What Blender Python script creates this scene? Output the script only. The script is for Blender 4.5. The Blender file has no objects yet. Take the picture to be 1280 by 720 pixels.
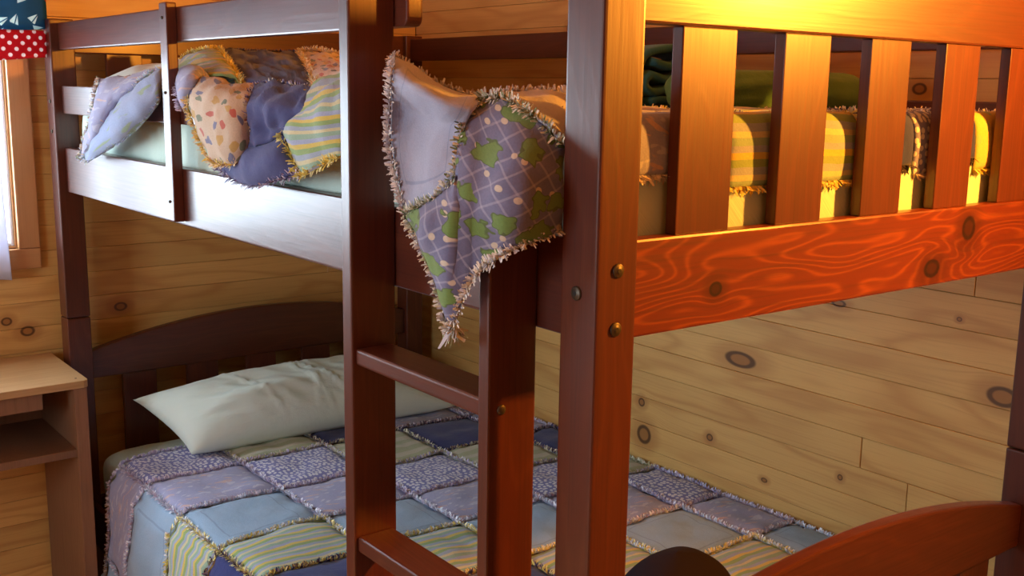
import bpy, bmesh, math, random, json
from mathutils import Vector, noise
C = bpy.context.scene.collection
S = bpy.context.scene
random.seed(7)

# ------------------------------------------------------------------ camera
cam_d = bpy.data.cameras.new('camera'); cam = bpy.data.objects.new('camera', cam_d); C.objects.link(cam)
cam_d.sensor_fit = 'HORIZONTAL'; cam_d.sensor_width = 36.0; cam_d.lens = 1341.87 / 1280 * 36.0
cam_d.clip_start = 0.02
Rv = Vector((0.79097418, -0.61166965, 0.01483552)); Uv = Vector((0.10013959, 0.15333838, 0.98308667)); Fv = Vector((0.60359914, 0.77611055, -0.18253904))
from mathutils import Matrix
M = Matrix.Identity(4)
for i in range(3):
    M[i][0] = Rv[i]; M[i][1] = Uv[i]; M[i][2] = -Fv[i]
M.translation = Vector((-0.7401, -0.8088, 1.4921))
cam.matrix_world = M
S.camera = cam

# ------------------------------------------------------------------ world, lights, exposure
w = bpy.data.worlds.new('sky'); S.world = w; w.use_nodes = True
bg = w.node_tree.nodes['Background']; bg.inputs[0].default_value = (0.72, 0.87, 1.0, 1); bg.inputs[1].default_value = 14.5
S.view_settings.view_transform = 'Standard'; S.view_settings.look = 'None'
S.view_settings.gamma = 1.0; S.view_settings.use_curve_mapping = False
S.view_settings.exposure = 0.25

def area(name, loc, target, sx, sy, power, col, portal=False):
    d = bpy.data.lights.new(name, 'AREA'); d.shape = 'RECTANGLE'; d.size = sx; d.size_y = sy
    d.energy = power; d.color = col
    if portal: d.cycles.is_portal = True
    o = bpy.data.objects.new(name, d); C.objects.link(o); o.location = loc
    o.rotation_euler = (Vector(target) - Vector(loc)).to_track_quat('-Z', 'Y').to_euler()
    return o
area('window_portal', (-0.89, 2.16, 1.44), (-0.89, 0, 1.44), 1.62, 0.73, 1, (1, 1, 1), True)
area('side_window_portal', (-2.36, .35, 1.42), (0, .35, 1.42), .9, .85, 1, (1, 1, 1), True)
LAMP = Vector((1.02, -.60, 1.725))
CEIL = Vector((-0.35, -1.9, 2.02))
def fill_light(name, loc, power, col, r):
    d = bpy.data.lights.new(name, 'POINT'); d.energy = power; d.color = col; d.shadow_soft_size = r
    o = bpy.data.objects.new(name, d); C.objects.link(o); o.location = loc
AIM = Vector((.08, 0, 1.66))
sd = bpy.data.lights.new('reading_lamp_light', 'SPOT'); sd.energy = 130; sd.color = (1.0, .33, .03); sd.shadow_soft_size = .035
sd.spot_size = math.radians(156); sd.spot_blend = .9
so_ = bpy.data.objects.new('reading_lamp_light', sd); C.objects.link(so_); so_.location = LAMP; so_.rotation_euler = (AIM - LAMP).to_track_quat('-Z', 'Y').to_euler()
ud = bpy.data.lights.new('ceiling_bounce_fill', 'SPOT'); ud.energy = 65; ud.color = (1.0, .36, .04); ud.shadow_soft_size = .05  # added upward spot: ceiling bounce warms the quilt tops and upper wall
ud.spot_size = math.radians(95); ud.spot_blend = 1.0
uo_ = bpy.data.objects.new('ceiling_bounce_fill', ud); C.objects.link(uo_); uo_.location = (1.03, -.60, 1.86); uo_.rotation_euler = (Vector((.55, .15, 2.6)) - uo_.location).to_track_quat('-Z', 'Y').to_euler()
fill_light('ceiling_fill_light', CEIL, 1.5, (1.0, 0.66, 0.36), 0.06)  # added fill from behind the camera for the wall under the bunk

# ------------------------------------------------------------------ node helpers
class NT:
    def __init__(s, name):
        s.m = bpy.data.materials.new(name); s.m.use_nodes = True
        s.t = s.m.node_tree; s.b = s.t.nodes['Principled BSDF']
    def n(s, typ, **kw):
        nd = s.t.nodes.new(typ)
        for k, v in kw.items(): setattr(nd, k, v)
        return nd
    def put(s, inp, v):
        if hasattr(v, 'is_output') or isinstance(v, bpy.types.NodeSocket): s.t.links.new(v, inp)
        else: inp.default_value = v
    def math(s, op, a, b=0.0, c=None, clamp=False):
        nd = s.n('ShaderNodeMath', operation=op, use_clamp=clamp)
        s.put(nd.inputs[0], a); s.put(nd.inputs[1], b)
        if c is not None: s.put(nd.inputs[2], c)
        return nd.outputs[0]
    def mix(s, f, a, b):
        nd = s.n('ShaderNodeMix', data_type='RGBA'); s.put(nd.inputs[0], f); s.put(nd.inputs[6], a); s.put(nd.inputs[7], b)
        return nd.outputs[2]
    def comb(s, x, y, z):
        nd = s.n('ShaderNodeCombineXYZ'); s.put(nd.inputs[0], x); s.put(nd.inputs[1], y); s.put(nd.inputs[2], z); return nd.outputs[0]
    def sep(s, v):
        nd = s.n('ShaderNodeSeparateXYZ'); s.put(nd.inputs[0], v); return nd.outputs
    def noise(s, v, scale, detail=2, rough=.5, dist=0.0):
        nd = s.n('ShaderNodeTexNoise'); s.put(nd.inputs['Vector'], v); nd.inputs['Scale'].default_value = scale
        nd.inputs['Detail'].default_value = detail; nd.inputs['Roughness'].default_value = rough; nd.inputs['Distortion'].default_value = dist
        return nd.outputs
    def vor(s, v, scale, rnd=1.0):
        nd = s.n('ShaderNodeTexVoronoi', voronoi_dimensions='2D'); s.put(nd.inputs['Vector'], v); nd.inputs['Scale'].default_value = scale
        nd.inputs['Randomness'].default_value = rnd; return nd.outputs
    def step(s, v, e0, e1):
        nd = s.n('ShaderNodeMapRange', interpolation_type='SMOOTHSTEP'); s.put(nd.inputs[0], v)
        nd.inputs[1].default_value = e0; nd.inputs[2].default_value = e1; return nd.outputs[0]
    def bump(s, h, strength, dist=.002):
        nd = s.n('ShaderNodeBump'); s.put(nd.inputs['Height'], h); nd.inputs['Strength'].default_value = strength
        nd.inputs['Distance'].default_value = dist; s.t.links.new(nd.outputs[0], s.b.inputs['Normal'])
def c4(c): return (c[0], c[1], c[2], 1)

def wood(name, base, dark, light, u, v, rough=.35, coat=0.0, coat_rough=.2, world=False, knots=(), fig=.5, jitter=.12, figscale=22, spec=.5):
    """u = grain axis (0,1,2), v = across axis"""
    N = NT(name)
    if world: P = N.n('ShaderNodeNewGeometry').outputs['Position']
    else: P = N.n('ShaderNodeTexCoord').outputs['Object']
    oi = N.n('ShaderNodeObjectInfo').outputs['Random']
    xyz = N.sep(P); U = xyz[u]; V = xyz[v]; Wc = xyz[3 - u - v]
    kd = None
    V2 = V
    for (ku, kv, ru, rv) in knots:
        du = N.math('DIVIDE', N.math('SUBTRACT', U, ku), ru); dv0 = N.math('SUBTRACT', V, kv); dv = N.math('DIVIDE', dv0, rv)
        d2 = N.math('ADD', N.math('MULTIPLY', du, du), N.math('MULTIPLY', dv, dv))
        g = N.math('POWER', 2.718, N.math('MULTIPLY', d2, -.13))
        V2 = N.math('SUBTRACT', V2, N.math('MULTIPLY', N.math('MULTIPLY', dv0, g), .8))
        kd = d2 if kd is None else N.math('MINIMUM', kd, d2)
    off = N.math('MULTIPLY', oi, 37.0)
    a = N.noise(N.comb(N.math('MULTIPLY', U, 1.6), N.math('MULTIPLY', V2, 9.0), N.math('ADD', N.math('MULTIPLY', Wc, 9.0), off)), 1.0, 2, .5)[0]
    rings = N.math('SINE', N.math('MULTIPLY', N.math('ADD', a, N.math('MULTIPLY', V2, 1.2)), figscale * 3.1))
    rings = N.math('MULTIPLY_ADD', rings, .5, .5)
    rings = N.math('POWER', rings, 4.5)
    fine = N.noise(N.comb(N.math('MULTIPLY', U, 5.0), N.math('MULTIPLY', V2, 260.0), N.math('ADD', N.math('MULTIPLY', Wc, 260.0), off)), 1.0, 3, .6)[0]
    blot = N.noise(N.comb(N.math('MULTIPLY', U, 3.0), N.math('MULTIPLY', V, 10.0), N.math('ADD', off, Wc)), 1.0, 2)[0]
    col = N.mix(N.math('MULTIPLY', rings, fig), c4(base), c4(light))
    col = N.mix(N.math('MULTIPLY', N.step(fine, .45, .75), .45), col, c4(dark))
    col = N.mix(N.math('MULTIPLY', N.step(blot, .5, .8), .5), col, c4(dark))
    if kd is not None:
        halo = N.math('MULTIPLY', N.step(kd, 9.0, .8), .55)
        col = N.mix(halo, col, c4([dark[0] * .75, dark[1] * .6, dark[2] * .5]))
        inn = N.math('MULTIPLY', N.step(kd, 1.55, .95), .92); core = N.step(kd, .62, .35)
        col = N.mix(inn, col, c4([dark[0] * .16, dark[1] * .12, dark[2] * .1]))
        col = N.mix(N.math('MULTIPLY', core, .85), col, c4([dark[0] * .75, dark[1] * .65, dark[2] * .55]))
    hs = N.n('ShaderNodeHueSaturation'); N.put(hs.inputs['Color'], col)
    N.put(hs.inputs['Value'], N.math('MULTIPLY_ADD', oi, 2 * jitter, 1 - jitter))
    N.put(N.b.inputs['Base Color'], hs.outputs[0])
    N.put(N.b.inputs['Roughness'], N.math('MULTIPLY_ADD', fine, .12, rough - .06))
    N.b.inputs['Coat Weight'].default_value = coat; N.b.inputs['Coat Roughness'].default_value = coat_rough
    N.b.inputs['Specular IOR Level'].default_value = spec
    N.bump(N.math('ADD', fine, N.math('MULTIPLY', rings, .4)), .12, .001)
    return N.m
CH = dict(base=(.086, .019, .009), dark=(.036, .008, .005), light=(.12, .030, .012), rough=.38, coat=.24, coat_rough=.20, fig=.45)
cherry = [wood('cherry_stained_wood_' + 'xyz'[k], u=k, v=[2, 2, 0][k], **CH) for k in range(3)]
rail_wood = wood('cherry_stained_figured_wood', base=(.13, .020, .006), dark=(.05, .009, .004), light=(.27, .060, .012), u=0, v=2, rough=.38, coat=.3, coat_rough=.28, fig=.7, figscale=60,
                 knots=((-.328, -.013, .010, .008), (.22, .022, .016, .016), (.13, -.03, .018, .012)))
PINE = dict(base=(.68, .41, .13), dark=(.50, .25, .07), light=(.52, .26, .07), rough=.42, coat=.2, coat_rough=.3, fig=.7)
pine_right = wood('knotty_pine_right', u=1, v=2, world=True, figscale=9, knots=((.738, .896, .040, .0165), (.128, .955, .028, .017), (1.032, .640, .022, .022), (1.045, .721, .010, .010), (.816, .691, .009, .008),
                  (.65, .636, .008, .005), (.455, .702, .006, .006), (.225, 1.082, .005, .004), (.489, 1.068, .016, .007), (.346, 1.503, .014, .010), (1.357, 1.648, .010, .010), (1.37, 1.50, .009, .007)), jitter=.1, **PINE)
pine_far = wood('knotty_pine_far', u=0, v=2, world=True, figscale=9, knots=((-.116, .889, .012, .010), (-.067, .858, .016, .012), (.172, .896, .016, .011), (.45, 1.20, .010, .008)), jitter=.1, **PINE)
pine_plain = [wood('pine_board_' + 'xyz'[k], u=k, v=[2, 2, 0][k], jitter=.08, figscale=9, **PINE) for k in range(3)]
pine_floor = wood('pine_floor_board', u=1, v=0, jitter=.12, figscale=9, **PINE)
desk_top = wood('light_oak_veneer', base=(.50, .30, .13), dark=(.36, .19, .07), light=(.42, .23, .09), u=0, v=1, rough=.4, coat=.2, fig=.5)
desk_side = wood('brown_desk_veneer', base=(.23, .11, .055), dark=(.13, .06, .03), light=(.2, .09, .045), u=2, v=0, rough=.5, fig=.4)

def plain(name, col, rough=.6, metal=0.0, bump=None, coat=0.0, spec=.5):
    N = NT(name); N.b.inputs['Metallic'].default_value = metal
    P = N.n('ShaderNodeTexCoord').outputs['Object']
    nz = N.noise(P, 14, 3)[0]
    N.put(N.b.inputs['Base Color'], N.mix(N.math('MULTIPLY', nz, .35), c4(col), c4([x * .7 for x in col])))
    N.b.inputs['Roughness'].default_value = rough; N.b.inputs['Coat Weight'].default_value = coat
    N.b.inputs['Specular IOR Level'].default_value = spec
    if bump: N.bump(N.noise(P, bump[0], 3)[0], bump[1], .002)
    return N.m

def cloth(name, kind, tint=(1, 1, 1)):
    N = NT(name)
    UV = N.n('ShaderNodeUVMap').outputs[0]
    u, v = N.sep(UV)[0], N.sep(UV)[1]
    soft = N.noise(UV, 14, 3)[0]
    def shade(c, c2, f=.5): return N.mix(N.math('MULTIPLY', N.step(soft, .35, .7), f), c4(c), c4(c2))
    if kind == 'spot':
        col = shade((.20, .22, .50), (.28, .29, .55))
        warp = N.n('ShaderNodeVectorMath', operation='ADD'); N.put(warp.inputs[0], UV)
        d = N.vor(UV, 92, .65)[0]
        col = N.mix(N.step(d, .40, .30), col, c4((.74, .76, .84)))
    elif kind == 'lav':
        col = shade((.35, .37, .57), (.43, .43, .60))
        nz = N.noise(N.comb(N.math('MULTIPLY', u, 22.0), N.math('MULTIPLY', N.math('ADD', v, N.math('MULTIPLY', u, -.3)), 80.0), 0.0), 1.0, 2, .5)[0]
        col = N.mix(N.math('MULTIPLY', N.step(nz, .60, .64), .7), col, c4((.72, .48, .36)))
        nz2 = N.noise(N.comb(N.math('MULTIPLY', u, 30.0), N.math('MULTIPLY', v, 60.0), 5.0), 1.0, 2, .5)[0]
        col = N.mix(N.math('MULTIPLY', N.step(nz2, .58, .63), .6), col, c4((.62, .64, .74)))
    elif kind in ('blue', 'denim'):
        a, b = ((.30, .45, .62), (.36, .50, .66)) if kind == 'blue' else ((.36, .38, .50), (.44, .45, .55))
        col = shade(a, b)
        # stitched square inside the patch
        au = N.math('ABSOLUTE', N.math('SUBTRACT', u, .115)); av = N.math('ABSOLUTE', N.math('SUBTRACT', v, .1025))
        du = N.math('ABSOLUTE', N.math('SUBTRACT', N.math('MAXIMUM', au, av), .078))
        col = N.mix(N.math('MULTIPLY', N.step(du, .0022, .001), .45), col, c4((.16, .22, .34)))
    elif kind == 'stripe':
        wv = N.math('ADD', v, N.math('MULTIPLY', N.noise(UV, 9, 2)[0], .010))
        fr = N.math('FRACT', N.math('MULTIPLY', wv, 1 / .052))
        r = N.n('ShaderNodeValToRGB'); r.color_ramp.interpolation = 'CONSTANT'
        els = [(0, (.66, .52, .12)), (.16, (.28, .42, .16)), (.34, (.34, .42, .52)), (.52, (.62, .58, .34)), (.66, (.30, .46, .34)), (.84, (.36, .42, .58))]
        for i, (p, c) in enumerate(els):
            e = r.color_ramp.elements[i] if i < 2 else r.color_ramp.elements.new(p)
            e.position = p; e.color = c4(c)
        N.put(r.inputs[0], fr); col = r.outputs[0]
    elif kind == 'navy': col = shade((.022, .035, .16), (.035, .05, .21))
    elif kind == 'bluegrey': col = shade((.07, .085, .23), (.11, .13, .30))
    elif kind == 'green':
        fr = N.math('FRACT', N.math('MULTIPLY', N.math('ADD', v, N.math('MULTIPLY', N.noise(UV, 9, 2)[0], .012)), 1 / .045))
        col = N.mix(N.step(fr, .5, .55), c4((.42, .47, .30)), c4((.55, .56, .44)))
        col = N.mix(N.math('MULTIPLY', N.step(soft, .6, .66), .5), col, c4((.30, .40, .22)))
    elif kind == 'frog':
        col = shade((.18, .18, .29), (.13, .135, .25))
        for cc in (u, v):
            f1 = N.math('FRACT', N.math('MULTIPLY', cc, 1 / .017)); f1 = N.math('ABSOLUTE', N.math('SUBTRACT', f1, .5))
            col = N.mix(N.math('MULTIPLY', N.step(f1, .09, .03), .35), col, c4((.52, .50, .58)))
        col = N.mix(N.step(N.vor(UV, 36, 1.0)[0], .13, .10), col, c4((.62, .52, .40)))
        nzv = N.noise(UV, 90, 1)[1]
        wp = N.n('ShaderNodeVectorMath', operation='MULTIPLY_ADD'); N.put(wp.inputs[0], nzv); wp.inputs[1].default_value = (.024, .024, 0); N.put(wp.inputs[2], UV)
        d = N.vor(wp.outputs[0], 32, .95)
        sel = N.step(N.sep(d[1])[0], .22, .25)
        col = N.mix(N.math('MULTIPLY', N.step(d[0], .36, .33), sel), col, c4((.10, .15, .05)))
        col = N.mix(N.math('MULTIPLY', N.step(d[0], .31, .28), sel), col, c4((.16, .27, .07)))
    elif kind == 'print':
        col = shade((.62, .47, .33), (.68, .55, .42))
        nzv = N.noise(UV, 60, 1)[1]
        wp = N.n('ShaderNodeVectorMath', operation='MULTIPLY_ADD'); N.put(wp.inputs[0], nzv); wp.inputs[1].default_value = (.02, .02, 0); N.put(wp.inputs[2], UV)
        sc = N.n('ShaderNodeVectorMath', operation='MULTIPLY'); N.put(sc.inputs[0], wp.outputs[0]); sc.inputs[1].default_value = (1.0, 1.7, 1)
        d = N.vor(sc.outputs[0], 26, .9)
        r = N.n('ShaderNodeValToRGB'); r.color_ramp.interpolation = 'CONSTANT'
        for i, (p, c) in enumerate([(0, (.50, .07, .05)), (.25, (.10, .16, .09)), (.5, (.10, .13, .28)), (.72, (.55, .33, .08))]):
            e = r.color_ramp.elements[i] if i < 2 else r.color_ramp.elements.new(p)
            e.position = p; e.color = c4(c)
        N.put(r.inputs[0], N.sep(d[1])[0])
        col = N.mix(N.math('MULTIPLY', N.step(d[0], .30, .25), .85), col, r.outputs[0])
    elif kind == 'plaid':
        col = shade((.30, .38, .58), (.40, .46, .64))
        d = N.noise(N.comb(N.math('MULTIPLY', u, 26.0), N.math('MULTIPLY', v, 46.0), 0.0), 1.0, 2)[0]
        col = N.mix(N.math('MULTIPLY', N.step(d, .56, .62), .7), col, c4((.30, .42, .16)))
    elif kind == 'yellow':
        col = shade((.70, .52, .12), (.66, .55, .24))
        col = N.mix(N.step(N.vor(UV, 30)[0], .25, .2), col, c4((.4, .5, .2)))
    elif kind == 'sheet': col = shade((.58, .74, .64), (.64, .77, .69), .4)
    elif kind == 'pillow': col = shade((.68, .83, .77), (.72, .85, .80), .4)
    elif kind == 'teal': col = shade((.02, .13, .16), (.03, .17, .20))
    elif kind == 'greenroll': col = shade((.10, .25, .07), (.13, .30, .09))
    elif kind == 'white': col = shade((.75, .76, .86), (.8, .8, .88))
    fz = N.noise(UV, 420, 2)[0]
    col = N.mix(N.math('MULTIPLY', fz, .3), col, c4((.03, .03, .04))) if kind not in ('white', 'pillow', 'sheet') else col
    N.put(N.b.inputs['Base Color'], col)
    N.b.inputs['Roughness'].default_value = .9; N.b.inputs['Specular IOR Level'].default_value = .2
    N.b.inputs['Sheen Weight'].default_value = .15; N.b.inputs['Sheen Roughness'].default_value = .5
    N.bump(N.math('ADD', N.math('MULTIPLY', N.noise(UV, 60, 3)[0], 1.0), N.math('MULTIPLY', fz, .3)), .35, .004)
    return N.m
FAB = {k: cloth('cotton_' + k, k) for k in ('spot', 'lav', 'blue', 'denim', 'stripe', 'navy', 'bluegrey', 'green', 'frog', 'print', 'plaid', 'yellow', 'sheet', 'pillow', 'teal', 'greenroll', 'white')}
# fringe: colour of each torn thread bundle is its own cloth colour
N = NT('torn_cotton_fringe'); at = N.n('ShaderNodeVertexColor'); at.layer_name = 'Col'
N.put(N.b.inputs['Base Color'], at.outputs[0]); N.b.inputs['Roughness'].default_value = .95; N.b.inputs['Specular IOR Level'].default_value = .1
FRINGE = N.m
PAL = {'spot': [(.40, .40, .58), (.64, .64, .72), (.32, .30, .46)], 'lav': [(.50, .48, .60), (.62, .60, .68), (.42, .36, .46)], 'blue': [(.52, .60, .70), (.66, .70, .76), (.40, .44, .54)],
       'denim': [(.58, .54, .52), (.66, .62, .58), (.46, .44, .48)], 'stripe': [(.66, .56, .16), (.72, .66, .34), (.56, .52, .26)], 'navy': [(.10, .09, .16), (.04, .04, .12), (.26, .2, .2)],
       'bluegrey': [(.20, .18, .32), (.12, .12, .26), (.34, .28, .38)], 'green': [(.50, .50, .38), (.62, .60, .50), (.38, .38, .24)], 'frog': [(.60, .56, .46), (.14, .16, .08), (.62, .58, .50), (.3, .3, .2)],
       'print': [(.66, .54, .34), (.70, .58, .44), (.60, .46, .20)], 'plaid': [(.42, .48, .62), (.38, .46, .34), (.5, .54, .66)], 'yellow': [(.70, .55, .18), (.62, .46, .1)],
       'black': [(.03, .025, .03), (.06, .05, .06)], 'cream': [(.66, .58, .46), (.72, .66, .56), (.56, .48, .40)]}

# ------------------------------------------------------------------ object helpers
def tag(o, label=None, cat=None, group=None, kind=None):
    if label: o['label'] = label
    if cat: o['category'] = cat
    if group: o['group'] = group
    if kind: o['kind'] = kind
    return o
def thing(name, loc, label, cat, group=None):
    o = bpy.data.objects.new(name, None); C.objects.link(o); o.location = loc; o.empty_display_size = .05
    return tag(o, label, cat, group)
def origin(p):
    v = Vector((0, 0, 0))
    while p is not None: v += p.location; p = p.parent
    return v
def finish(me, name, mat, parent, center, smooth=False):
    o = bpy.data.objects.new(name, me); C.objects.link(o)
    if mat is not None and not me.materials: me.materials.append(mat)
    if parent is not None: o.parent = parent
    o.location = Vector(center) - (origin(parent) if parent else Vector((0, 0, 0)))
    if smooth: me.polygons.foreach_set('use_smooth', [True] * len(me.polygons))
    return o
def board(name, x0, x1, y0, y1, z0, z1, mat, parent=None, bev=.003, seg=2):
    c = Vector(((x0 + x1) / 2, (y0 + y1) / 2, (z0 + z1) / 2))
    bm = bmesh.new(); bmesh.ops.create_cube(bm, size=1)
    bmesh.ops.scale(bm, vec=(abs(x1 - x0), abs(y1 - y0), abs(z1 - z0)), verts=bm.verts)
    if bev: bmesh.ops.bevel(bm, geom=list(bm.edges), offset=bev, segments=seg, profile=.6, affect='EDGES')
    me = bpy.data.meshes.new(name); bm.to_mesh(me); bm.free()
    return finish(me, name, mat, parent, c)
def prism(name, outline, axis, a0, a1, mat, parent=None, bev=.003):
    """outline: 2D points; axis 'y': points are (x,z) extruded in y; 'x': (y,z); 'z': (x,y)"""
    def P(p, t): return {'y': (p[0], t, p[1]), 'x': (t, p[0], p[1]), 'z': (p[0], p[1], t)}[axis]
    n = len(outline); cx = sum(p[0] for p in outline) / n; cy = sum(p[1] for p in outline) / n
    c = Vector(P((cx, cy), (a0 + a1) / 2))
    bm = bmesh.new()
    A = [bm.verts.new(Vector(P(p, a0)) - c) for p in outline]; B = [bm.verts.new(Vector(P(p, a1)) - c) for p in outline]
    bm.faces.new(A); bm.faces.new(B[::-1])
    for i in range(n): bm.faces.new((A[i], B[i], B[(i + 1) % n], A[(i + 1) % n]))
    bmesh.ops.recalc_face_normals(bm, faces=bm.faces)
    if bev:
        es = [e for e in bm.edges if abs(e.calc_face_angle(0)) > .5]
        bmesh.ops.bevel(bm, geom=es, offset=bev, segments=2, profile=.6, affect='EDGES')
    me = bpy.data.meshes.new(name); bm.to_mesh(me); bm.free()
    return finish(me, name, mat, parent, c)
def lathe(name, prof, axis, c, mat, parent=None, n=20, smooth=True):
    """prof [(r,h)] around axis vector"""
    q = Vector(axis).to_track_quat('Z', 'Y'); vs = []; fs = []
    for r, h in prof:
        for k in range(n):
            a = 2 * math.pi * k / n; vs.append(q @ Vector((r * math.cos(a), r * math.sin(a), h)))
    for i in range(len(prof) - 1):
        for k in range(n): fs.append((i * n + k, i * n + (k + 1) % n, (i + 1) * n + (k + 1) % n, (i + 1) * n + k))
    fs.append(tuple(range(n))[::-1]); fs.append(tuple((len(prof) - 1) * n + k for k in range(n)))
    me = bpy.data.meshes.new(name); me.from_pydata([tuple(v) for v in vs], [], fs); me.update()
    return finish(me, name, mat, parent, c, smooth)
def crom(p0, p1, p2, p3, t):
    return .5 * ((2 * p1) + (p2 - p0) * t + (2 * p0 - 5 * p1 + 4 * p2 - p3) * t * t + (3 * p1 - p0 - 3 * p2 + p3) * t * t * t)
def spline(pts, t):
    n = len(pts) - 1; x = min(max(t, 0), 1) * n; i = min(int(x), n - 1); f = x - i
    g = lambda k: pts[k] if 0 <= k <= n else (2 * pts[0] - pts[1] if k < 0 else 2 * pts[n] - pts[n - 1])
    return crom(g(i - 1), g(i), g(i + 1), g(i + 2), f)
def grid_fn(rows):
    R = [[Vector(p) for p in r] for r in rows]
    def f(u, v): return spline([spline(r, u) for r in R], v)
    return f
def sheet(name, f, nu, nv, mat, parent, su=.23, sv=.205, thick=.006, puff=.0, wr=.0, wscale=16, uvf=None, center=None, seed=0, outward=None):
    """thin two-sided cloth from f(u,v); offsets along the local normal"""
    P = [[f(i / nu, j / nv) for i in range(nu + 1)] for j in range(nv + 1)]
    Nn = []
    for j in range(nv + 1):
        row = []
        for i in range(nu + 1):
            a = P[j][min(i + 1, nu)] - P[j][max(i - 1, 0)]; b = P[min(j + 1, nv)][i] - P[max(j - 1, 0)][i]
            n = a.cross(b); n = n.normalized() if n.length > 1e-9 else Vector((0, 0, 1)); row.append(n)
        Nn.append(row)
    if outward is not None:
        m = Vector((0, 0, 0))
        for r in Nn:
            for n in r: m += n
        if m.dot(Vector(outward)) < 0: Nn = [[-n for n in r] for r in Nn]
    c = Vector(center) if center else P[nv // 2][nu // 2]
    vs = []; uvs = []
    for side in (0, 1):
        for j in range(nv + 1):
            for i in range(nu + 1):
                u, v = i / nu, j / nv; p = P[j][i]
                h = puff * (1 - abs(2 * u - 1) ** 5) * (1 - abs(2 * v - 1) ** 5)
                if wr:
                    q = p * wscale + Vector((seed, seed * 1.7, 0)); h += wr * (noise.noise(q) + .5 * noise.noise(q * 2.3))
                e = 1 if (0 < i < nu and 0 < j < nv) else .35
                q = p + Nn[j][i] * (h + (thick * .5 * e if side == 0 else -thick * .5 * e - (0 if side == 0 else h * 0)))
                vs.append(tuple(q - c)); uvs.append(uvf(u, v, p) if uvf else (u * su, v * sv))
    fs = []; W1 = nu + 1; O = W1 * (nv + 1)
    for j in range(nv):
        for i in range(nu):
            a, b, d, e = j * W1 + i, j * W1 + i + 1, (j + 1) * W1 + i + 1, (j + 1) * W1 + i
            fs.append((a, b, d, e)); fs.append((O + e, O + d, O + b, O + a))
    ring = [i for i in range(nu)] + [j * W1 + nu for j in range(nv)] + [nv * W1 + i for i in range(nu, 0, -1)] + [j * W1 for j in range(nv, 0, -1)]
    for k in range(len(ring)):
        a, b = ring[k], ring[(k + 1) % len(ring)]; fs.append((a, O + a, O + b, b))
    me = bpy.data.meshes.new(name); me.from_pydata(vs, [], fs); me.update()
    ul = me.uv_layers.new(name='UVMap')
    for l in me.loops: ul.data[l.index].uv = uvs[l.vertex_index]
    bm = bmesh.new(); bm.from_mesh(me); bmesh.ops.recalc_face_normals(bm, faces=bm.faces); bm.to_mesh(me); bm.free()
    return finish(me, name, mat, parent, c, True)
class Fringe:
    def __init__(s): s.v = []; s.f = []; s.c = []
    def along(s, pts, nrm, pal, ln=.011, dens=.0022, rows=2, wid=.0032, spread=.7, lift=.0, side=None):
        """pts: polyline; nrm: vector or list of vectors"""
        for k in range(len(pts) - 1):
            a, b = pts[k], pts[k + 1]; L = (b - a).length
            if L < 1e-6: continue
            t = (b - a) / L; n0 = nrm[k] if isinstance(nrm, list) else nrm
            sd = t.cross(n0).normalized()
            m = L / dens; m = int(m) + (random.random() < m - int(m))
            for _ in range(m):
                for r in range(rows):
                    p = a + t * random.random() * L + n0 * lift
                    s1 = (random.random() * 2 - 1) if side is None else side * (random.random() * .9 + .3)
                    d = (n0 * (.45 + .7 * random.random()) + sd * spread * s1 * 1.3 + t * random.uniform(-.35, .35)).normalized()
                    l = ln * random.uniform(.6, 1.25); w = (t * random.uniform(.6, 1) + sd * random.uniform(-.5, .5)).normalized() * wid * random.uniform(.6, 1.2)
                    d2 = (d + sd * random.uniform(-.6, .6) - n0 * .3).normalized()
                    q1 = p + d * l * .55; q2 = q1 + d2 * l * .5; i = len(s.v)
                    s.v += [tuple(p - w * .5), tuple(p + w * .5), tuple(q1 + w * .5), tuple(q1 - w * .5), tuple(q2 + w * .3), tuple(q2 - w * .3)]
                    s.f += [(i, i + 1, i + 2, i + 3), (i + 3, i + 2, i + 4, i + 5)]
                    cc = random.choice(pal); f = random.uniform(1.05, 1.5); s.c.append((cc[0] * f, cc[1] * f, cc[2] * f, 1))
    def build(s, name, parent, label=None):
        me = bpy.data.meshes.new(name); o = origin(parent)
        me.from_pydata([(v[0] - o.x, v[1] - o.y, v[2] - o.z) for v in s.v], [], s.f); me.update()
        ca = me.color_attributes.new('Col', 'FLOAT_COLOR', 'CORNER')
        buf = []
        for c in s.c: buf += list(c) * 8
        ca.data.foreach_set('color', buf)
        ob = finish(me, name, FRINGE, parent, o); tag(ob, label, kind='stuff'); return ob

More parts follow.
